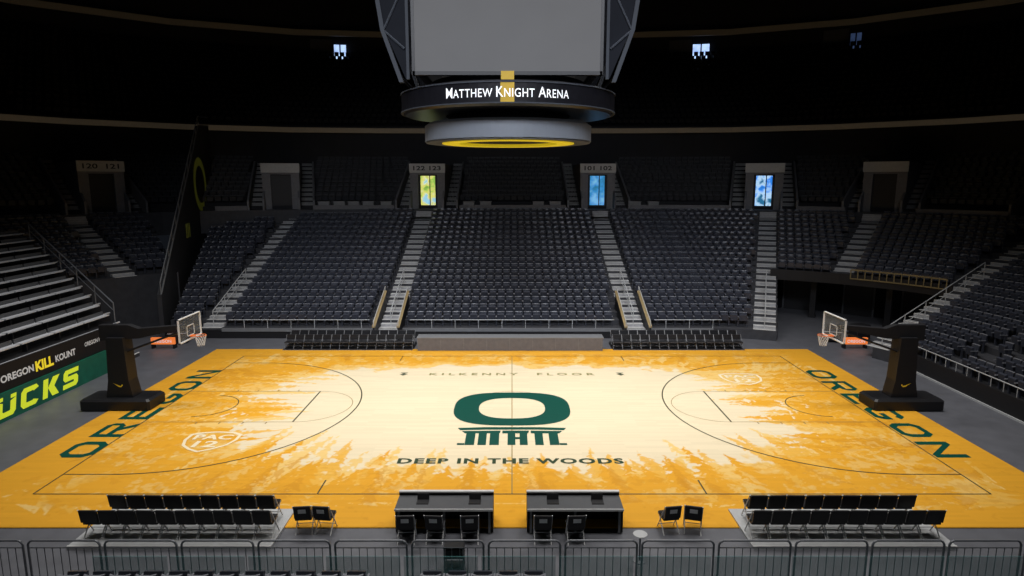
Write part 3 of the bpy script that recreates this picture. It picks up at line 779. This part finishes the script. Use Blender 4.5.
# ------------------------------------------------------------ hoops
def hoop(g):
    e=empty('basketball_hoop',(g*16.1,CYc,0),(0,0,0 if g<0 else pi),label='portable basketball hoop with black padded stanchion and clear backboard',category='basketball hoop')
    mb=MB(); mb.bbox(-1.5,1.35,-0.65,0.65,0.06,0.5,0.08); mb.box(-1.4,1.25,-0.6,0.6,0.0,0.06)
    mb.build('base','bench',parent=e)
    mb=MB(); mb.prism([(-0.55,0.5),(0.55,0.5),(0.42,1.2),(0.34,3.0),(-0.34,3.0),(-0.42,1.2)],-0.32,0.32,'y')
    mb.build('padded_mast','bench',parent=e)
    mb=MB(); mb.prism([(-0.7,2.85),(-0.7,3.5),(0.5,3.5),(0.9,3.35),(2.75,3.5),(2.75,3.35),(0.9,2.95)],-0.14,0.14,'y')
    mb.tube((0.1,-0.1,2.3),(2.7,-0.1,3.25),0.04); mb.tube((0.1,0.1,2.3),(2.7,0.1,3.25),0.04)
    mb.build('boom_arm','black',parent=e)
    XB=2.95
    mb=MB(); mb.box(XB-0.01,XB+0.01,-0.88,0.88,2.92,3.86)
    gl=mb.build('backboard','glass',parent=e)
    mb=MB()
    for (y0,y1,z0,z1) in ((-0.9,0.9,2.88,2.93),(-0.9,0.9,3.84,3.88),(-0.9,-0.86,2.88,3.88),(0.86,0.9,2.88,3.88)): mb.box(XB-0.03,XB+0.03,y0,y1,z0,z1)
    for (y0,y1,z0,z1) in ((-0.3,0.3,3.05,3.09),(-0.3,0.3,3.46,3.50),(-0.3,-0.26,3.05,3.5),(0.26,0.3,3.05,3.5)): mb.box(XB+0.02,XB+0.03,y0,y1,z0,z1)
    mb.build('board_frame','white',parent=gl)
    mb=MB(); prof=[(0.225+0.012*cos(a),0.012*sin(a)) for a in [k*pi/3 for k in range(6)]]
    mb.lathe(prof,32,0,Matrix.Translation((XB+0.40,0,3.05))); mb.box(XB+0.02,XB+0.18,-0.09,0.09,3.0,3.06)
    mb.build('rim','orange',parent=gl)
    mb=MB()
    for k in range(12):
        a=2*pi*k/12
        for sgn in (1,-1):
            pts=[]
            for q in range(5):
                rr=0.225-0.025*q; aa=a+sgn*q*pi/12; pts.append((XB+0.40+rr*cos(aa),rr*sin(aa),3.05-0.11*q))
            mb.path(pts,0.006,4)
    mb.build('net','white',parent=gl)
    mb=MB(); sw=[(-0.18,0.02),(-0.10,-0.06),(0.0,-0.04),(0.22,0.12),(-0.02,0.02),(-0.10,0.0),(-0.16,0.08)]
    for sd in (-1,1):
        mb2=[(x*sd*(-g),sd*0.335,1.0+z) for x,z in sw]
        mb.add(mb2,[tuple(range(len(sw)))])
    mb.build('pad_logo','yellow',parent=e)
hoop(-1); hoop(1)
for x0,x1 in ((-20.2,-18.9),(18.6,19.9)):
    mb=MB(); mb.box(x0,x1,16.9,17.05,0.25,0.62); mb.box(x0,x0+0.1,16.9,17.2,0,0.25,1); mb.box(x1-0.1,x1,16.9,17.2,0,0.25,1)
    o=mb.build('led_board',['orange_e','black'],label='small orange lit courtside LED board',category='sign board')
    text('OREGON',1.0,0.17,((x0+x1)/2,16.89,0.43),(pi/2,0,0),'white_e','board_lettering',o,bold=0.02)

# ------------------------------------------------------------ scoreboard
sb=empty('center_scoreboard',(-0.15,CYc,10.7),label='large hanging centre scoreboard with grey screens and a lettered ring',category='scoreboard')
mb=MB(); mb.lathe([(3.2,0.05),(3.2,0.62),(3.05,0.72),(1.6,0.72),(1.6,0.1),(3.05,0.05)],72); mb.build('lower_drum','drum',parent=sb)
mb=MB(); mb.lathe([(3.16,-0.0),(3.16,0.03),(2.6,0.03),(2.6,-0.0)],72); mb.build('drum_underside','dgrey',parent=sb)
mb=MB(); mb.lathe([(2.55,-0.02),(2.55,0.09),(1.9,0.09),(1.9,-0.02)],72); mb.build('yellow_ring','yellow_b',parent=sb)
mb=MB(); mb.disc(1.89,0.08,48); mb.build('drum_center_panel','black',parent=sb)
mb=MB(); mb.lathe([(4.05,1.1),(4.05,1.72),(3.9,1.82),(2.4,1.82),(2.4,1.0),(3.9,1.0)],80,0); mb.build('ribbon_ring','gloss',parent=sb)
mb=MB(); mb.lathe([(4.08,1.06),(4.08,1.1),(3.95,1.1),(3.95,1.06)],80); mb.lathe([(4.08,1.72),(4.08,1.76),(3.95,1.76),(3.95,1.72)],80); mb.build('ring_trim','truss',parent=sb)
mb=MB(); mb.lathe([(2.3,0.7),(2.3,1.1),(1.9,1.1),(1.9,0.7)],40); mb.lathe([(2.9,1.8),(2.9,2.2),(2.0,2.2),(2.0,1.8)],40); mb.build('connecting_core','black',parent=sb)
def glyphs(word,size,x0):
    cu=bpy.data.curves.new('t','FONT'); cu.size=size; cu.body=word; cu.offset=0.004*size; cu.space_character=1.10
    o=bpy.data.objects.new('t',cu); scene.collection.objects.link(o)
    me=bpy.data.meshes.new_from_object(o.evaluated_get(bpy.context.evaluated_depsgraph_get())); bpy.data.objects.remove(o)
    xs=[v.co.x for v in me.vertices]; a=min(xs); b=max(xs)
    return [(v.co.x-a+x0,v.co.y) for v in me.vertices],[tuple(p.vertices) for p in me.polygons],x0+b-a
mb=MB(); cur=0
for wi,(big,small) in enumerate((('M','ATTHEW'),('K','NIGHT'),('A','RENA'))):
    v_,f_,cur=glyphs(big,1.25,cur); mb.add([(a,b,0) for a,b in v_],f_)
    v_,f_,cur=glyphs(small,1.0,cur+0.09); mb.add([(a,b,0) for a,b in v_],f_); cur+=0.42
Wt=cur-0.42; hz=max(p[1] for p in mb.v)
mb.v=[(4.075*sin(((p[0]/Wt-0.5)*4.25)/4.07),-4.075*cos(((p[0]/Wt-0.5)*4.25)/4.07),1.26+p[1]/hz*0.33) for p in mb.v]
mb.build('ring_lettering','white_e',parent=sb)
mb=MB()
for k in range(4):
    a0=-0.055+k*0.0275; a1=a0+0.0275
    mb.add([(4.06*sin(a0),-4.06*cos(a0),1.1),(4.06*sin(a1),-4.06*cos(a1),1.1),(4.06*sin(a1),-4.06*cos(a1),1.72),(4.06*sin(a0),-4.06*cos(a0),1.72)],[(0,1,2,3)])
mb.build('yellow_stripe','gold_stripe',parent=sb)
mb=MB(); mb.box(-0.22,0.22,-3.2,-3.14,1.8,2.2); mb.build('yellow_stripe','gold_stripe',parent=sb)
for k,(w,dist) in enumerate(((6.2,3.0),(5.0,2.9),(6.2,3.0),(5.0,2.9))):
    T=Matrix.Rotation(k*pi/2,4,'Z')
    mb=MB(); mb.box(-w/2,w/2,-dist-0.12,-dist+0.1,2.2,6.6,0,T); scr=mb.build('video_screen','screen',parent=sb)
    mb=MB()
    mb.box(-w/2-0.08,w/2+0.08,-dist-0.14,-dist+0.1,2.08,2.2,0,T); mb.box(-w/2-0.1,-w/2,-dist-0.14,-dist+0.1,2.08,6.7,0,T); mb.box(w/2,w/2+0.1,-dist-0.14,-dist+0.1,2.08,6.7,0,T)
    mb.build('screen_bezel','black',parent=scr)
for g in (-1,1):
    mb=MB()
    outer=[(g*3.70,1.9),(g*4.30,3.6),(g*4.75,6.7)]
    for yy in (-2.65,2.65):
        for a,b in zip(outer[:-1],outer[1:]): mb.prism([(a[0],a[1]),(b[0],b[1]),(b[0]-g*0.14,b[1]),(a[0]-g*0.14,a[1])],yy-0.1,yy+0.1,'y',1)
        mb.prism([(g*3.35,2.0),(g*3.45,2.0),(g*3.45,6.7),(g*3.35,6.7)],yy-0.08,yy+0.08,'y',1)
        mb.prism([(g*3.45,2.0),(g*3.5,2.05),(g*4.16,3.6),(g*4.61,6.7),(g*3.45,6.7)],yy-0.03,yy+0.03,'y',0)
        mb.tube((outer[1][0]-g*0.1,yy*1.02,3.6),(g*3.5,yy*1.02,3.0),0.04,6,1); mb.tube((outer[1][0]-g*0.1,yy*1.02,3.6),(g*3.5,yy*1.02,5.0),0.04,6,1)
    for (a,b) in ((g*4.2,3.5),(g*4.55,6.3),(g*3.7,2.1),(g*4.42,4.8)):
        mb.tube((a,-2.65,b),(a,2.65,b),0.06,6,1)
    mb.build('wing_frame',['wingpanel','truss'],parent=sb)
mb=MB(); mb.box(-3.2,3.2,-2.9,2.9,6.6,6.9)
for x in (-2.5,2.5):
    for y in (-2.3,2.3): mb.tube((x,y,6.9),(x,y,23.3),0.05,6)
mb.build('hanging_cables','black',parent=sb)

# ------------------------------------------------------------ courtside chairs
def chair(name,grp,label,tag=False,wide=0.22,legm='pale',lr=0.014,hs=1.0):
    e=empty(name,(0,0,-50),label=label,category='chair',group=grp)
    w=wide
    mb=MB(); mb.bbox(-w,w,-0.2,0.24,0.40*hs,0.48*hs,0.02); mb.build('seat','bench',parent=e)
    T=Matrix.Translation((0,-0.24,0.50*hs))@Matrix.Rotation(radians(10),4,'X')
    mb=MB(); mb.bbox(-w,w,-0.03,0.03,0.0,0.36*hs,0.015,0,T); mb.build('backrest','bench',parent=e)
    if tag:
        mb=MB(); mb.box(-0.10,0.10,-0.036,-0.031,0.16,0.28,0,T); mb.build('back_tag','white',parent=e,label='white back tag')
    for g in (-1,1):
        mb=MB(); mb.tube((g*(w+0.01),-0.30,0.86*hs),(g*(w+0.01),0.22,0.0),lr,6); mb.tube((g*(w-0.01),0.18,0.46*hs),(g*(w-0.01),-0.24,0.0),lr,6)
        mb.build('leg',legm ,parent=e)
    mb=MB(); mb.tube((-w,0.12,0.15),(w,0.12,0.15),0.010,6)
    mb.build('crossbar',legm,parent=e)
    return e
bc=chair('bench_chair','team bench chairs','black padded folding chair with pale metal legs in the team bench',wide=0.232,lr=0.017)
mc=chair('media_chair','far sideline chairs','black padded chair in a row beside the media table',wide=0.24,legm='grey',hs=0.82)
fc=chair('folding_chair','single folding chairs','black folding chair with a white tag on its back',True)
def drop(e):
    for c in list(e.children): bpy.data.objects.remove(c)
    bpy.data.objects.remove(e)
for g in (-1,1):
    x0,x1=(6.15,11.35)
    mb=MB(); a,b=(min(g*x0,g*x1),max(g*x0,g*x1)); mb.box(a,b,-2.85,-0.95,0.0,0.08,0); mb.box(a,b,-2.87,-2.85,0.0,0.09,1); mb.box(a,b,-2.87,-2.82,0.08,0.095,1)
    mb.build('bench_platform',['lgrey','pale'],label='low grey platform under the team bench',category='platform')
    for k in range(9): clone(bc,(g*(6.65+0.5*k),-1.5,0.08),random.uniform(-0.03,0.03))
    for k in range(10): clone(bc,(g*(6.45+0.495*k),-2.3,0.08),random.uniform(-0.03,0.03))
for x,a in ((-5.55,0.1),(-5.0,-0.1),(4.2,0.15),(4.85,-0.25)): clone(fc,(x,-1.95,0.0),a)
for x,a in ((-2.75,0.03),(-2.0,-0.05),(-1.1,0.06),(0.8,0.0),(1.65,0.05)): clone(fc,(x,-2.42,0),a)
for x0,x1 in ((-3.1,-0.5),(0.4,2.95)):
    e=empty('scorer_table',((x0+x1)/2,-1.8,0),label='long black scorer table with a silver edge at courtside',category='table')
    w=(x1-x0)/2
    mb=MB(); mb.bbox(-w,w,-0.40,0.40,0.70,0.75,0.015,0); mb.box(-w,w,-0.425,-0.40,0.70,0.76,1); mb.build('table_top',['dgrey','pale'],parent=e)
    mb=MB(); mb.box(-w,w,0.38,0.42,0.03,0.84,0); mb.box(-w,-w+0.04,-0.3,0.38,0.03,0.70,0); mb.box(w-0.04,w,-0.3,0.38,0.03,0.70,0); mb.box(-w,w,0.34,0.44,0.83,0.87,1); mb.build('front_panel',['bench','pale'],parent=e)
    for q in (-w+0.1,0,w-0.1):
        mb=MB(); mb.box(q-0.03,q+0.03,-0.35,-0.29,0.03,0.70); mb.build('leg','grey',parent=e)
for x in (-2.4,-1.0,1.1,2.3):
    mb=MB(); mb.box(x-0.16,x+0.16,-1.95,-1.72,0.75,0.77,0); mb.prism([(-1.72,0.77),(-1.70,0.77),(-1.65,0.92),(-1.67,0.92)],x-0.16,x+0.16,'x',0)
    mb.build('laptop','black',label='dark laptop on the scorer table',category='laptop',group='scorer laptops')
e=empty('round_table',(3.15,-3.35,0),label='small white round high table beside the railing',category='table')
mb=MB(); mb.lathe([(0.0,0.70),(0.17,0.70),(0.18,0.715),(0.17,0.73),(0.0,0.73)],32,closed=False); mb.build('table_top','lgrey',parent=e)
mb=MB(); mb.tube((0,0,0.02),(0,0,0.7),0.025); mb.build('pole','rail',parent=e)
mb=MB(); mb.lathe([(0.0,0.0),(0.16,0.0),(0.16,0.02),(0.04,0.04),(0.0,0.04)],24,closed=False); mb.build('base','rail',parent=e)
e=empty('equipment_cart',(-1.38,-3.75,0),label='black equipment cart with shelves by the railing',category='cart')
for z in (0.12,0.42,0.68):
    mb=MB(); mb.bbox(-0.24,0.24,-0.18,0.18,z,z+0.04,0.01); mb.build('shelf','black',parent=e)
mb=MB(); mb.box(-0.2,0.2,-0.15,0.15,0.46,0.62); mb.build('cabinet','black',parent=e)
for x in (-0.22,0.22):
    for y in (-0.16,0.16):
        mb=MB(); mb.tube((x,y,0.0),(x,y,0.72),0.015,6); mb.build('post','rail',parent=e)

e=empty('media_table',(-0.1,16.75,0),label='long grey panelled media table across the far sideline',category='table')
mb=MB(); mb.box(-5.1,5.1,-0.4,-0.34,0.04,0.72,0)
for k in range(9): mb.box(-5.1+k*1.265,-5.08+k*1.265,-0.41,-0.4,0.04,0.72,1)
mb.build('front_panel',['mgrey','rail'],parent=e)
mb=MB(); mb.bbox(-5.15,5.15,-0.42,0.4,0.72,0.78,0.01); mb.build('table_top','grey',parent=e)
mb=MB()
for k in range(5): mb.box(-5.0+2.45*k,-4.9+2.45*k,-0.3,0.3,0,0.72)
mb.build('supports','black',parent=e)
for g in (-1,1):
    a,b=(-12.7,-5.5) if g<0 else (5.6,12.9)
    mb=MB(); mb.box(a,b,16.45,18.0,0,0.06,0); mb.box(a,b,17.2,18.0,0.06,0.14,0); mb.box(a,b,16.43,16.46,0,0.06,1)
    mb.build('bench_platform',['black','grey'],label='low black stepped platform carrying two rows of chairs',category='platform')
    n=14
    for k in range(n):
        x=a+0.3+k*(b-a-0.6)/(n-1)
        clone(mc,(x,16.85,0.06),pi); clone(mc,(x,17.6,0.14),pi)
drop(bc); drop(fc); drop(mc)

# ------------------------------------------------------------ near railing
YR=-4.2
x=-13.0; first=None
for n in range(15):
    w=1.66
    mb=MB(); z1=1.06
    mb.path([(0,0,0),(0,0,z1-0.10),(0.035,0,z1-0.035),(0.10,0,z1),(w-0.10,0,z1),(w-0.035,0,z1-0.035),(w,0,z1-0.10),(w,0,0)],0.026,8)
    mb.tube((0,0,0.12),(w,0,0.12),0.016,6); mb.tube((0,0,z1-0.18),(w,0,z1-0.18),0.014,6)
    for k in range(1,9): mb.tube((k*w/9,0,0.12),(k*w/9,0,z1-0.18),0.010,6)
    if first is None:
        first=mb.build('guard_railing','rail',loc=(x,YR,0),label='grey tubular steel guard railing section with balusters',category='railing',group='front guard railings')
    else:
        o=first.copy(); scene.collection.objects.link(o); o.location=(x,YR,0)
    x+=w+0.12
gp=None
for k in range(12):
    xx=-9.6+1.78*k
    if gp is None:
        mb=MB(); mb.box(0,1.7,-0.01,0.01,0.08,0.80); 
        gp=mb.build('glass_panel','teal',loc=(xx,-4.42,0),label='teal tinted low glass panel standing behind the guard railing',category='glass panel',group='tinted glass panels')
        mb=MB(); mb.box(0,1.7,-0.02,0.02,0.0,0.08); mb.build('panel_base','rail',parent=gp)
    else: clone(gp,(xx,-4.42,0))
for k in range(26):
    xx=-9.6+0.56*k
    if xx>-3.2 and xx<-2.2: continue
    if xx>0.5: break
    o=seat0.copy(); scene.collection.objects.link(o); o.location=(xx,-5.0,0.0); o.rotation_euler=(0,0,pi)

for (x,y,r) in ((-19.3,18.2,0.2),(18.7,18.6,-0.4),(20.5,18.9,0.3)):
    e=empty('equipment_case',(x,y,0),(0,0,r),label='black wheeled equipment case in the court corner',category='equipment case')
    mb=MB(); mb.bbox(-0.5,0.5,-0.35,0.35,0.12,0.95,0.04); mb.build('case_body','black',parent=e)
    mb=MB(); mb.box(-0.51,0.51,-0.36,0.36,0.62,0.66); mb.build('metal_band','lgrey',parent=e)
    for a in (-0.4,0.4):
        for b in (-0.27,0.27):
            mb=MB(); mb.tube((a,b-0.02,0.06),(a,b+0.02,0.06),0.06,12); mb.build('wheel','rail',parent=e)

# ------------------------------------------------------------ lights
def area(loc,tgt,sx,sy,power,spread,col=(1,0.97,0.93)):
    l=bpy.data.lights.new('court_and_fill_light','AREA'); l.shape='RECTANGLE'; l.size=sx; l.size_y=sy; l.energy=power; l.spread=radians(spread); l.color=col
    o=bpy.data.objects.new('court_and_fill_light',l); scene.collection.objects.link(o); o.location=loc
    d=Vector(tgt)-Vector(loc); o.rotation_euler=d.to_track_quat('-Z','Y').to_euler()
K=0.565
for x in (-12,12): area((x,7.6,24),(x*0.80,7.6,0),5,14,2400*K,100)
area((0,-5,24),(0,4,0),18,4,2200*K,100); area((0,21,24),(0,11,0),18,4,2300*K,110)
area((0,-12,21),(0,24,1),26,3,1150,60,(0.85,0.9,1.0))  # added unseen fill light, brightens scoreboard faces and far seats
w=bpy.data.worlds.new('world'); scene.world=w; w.use_nodes=True
w.node_tree.nodes['Background'].inputs[0].default_value=(0.5,0.6,0.8,1); w.node_tree.nodes['Background'].inputs[1].default_value=0.01
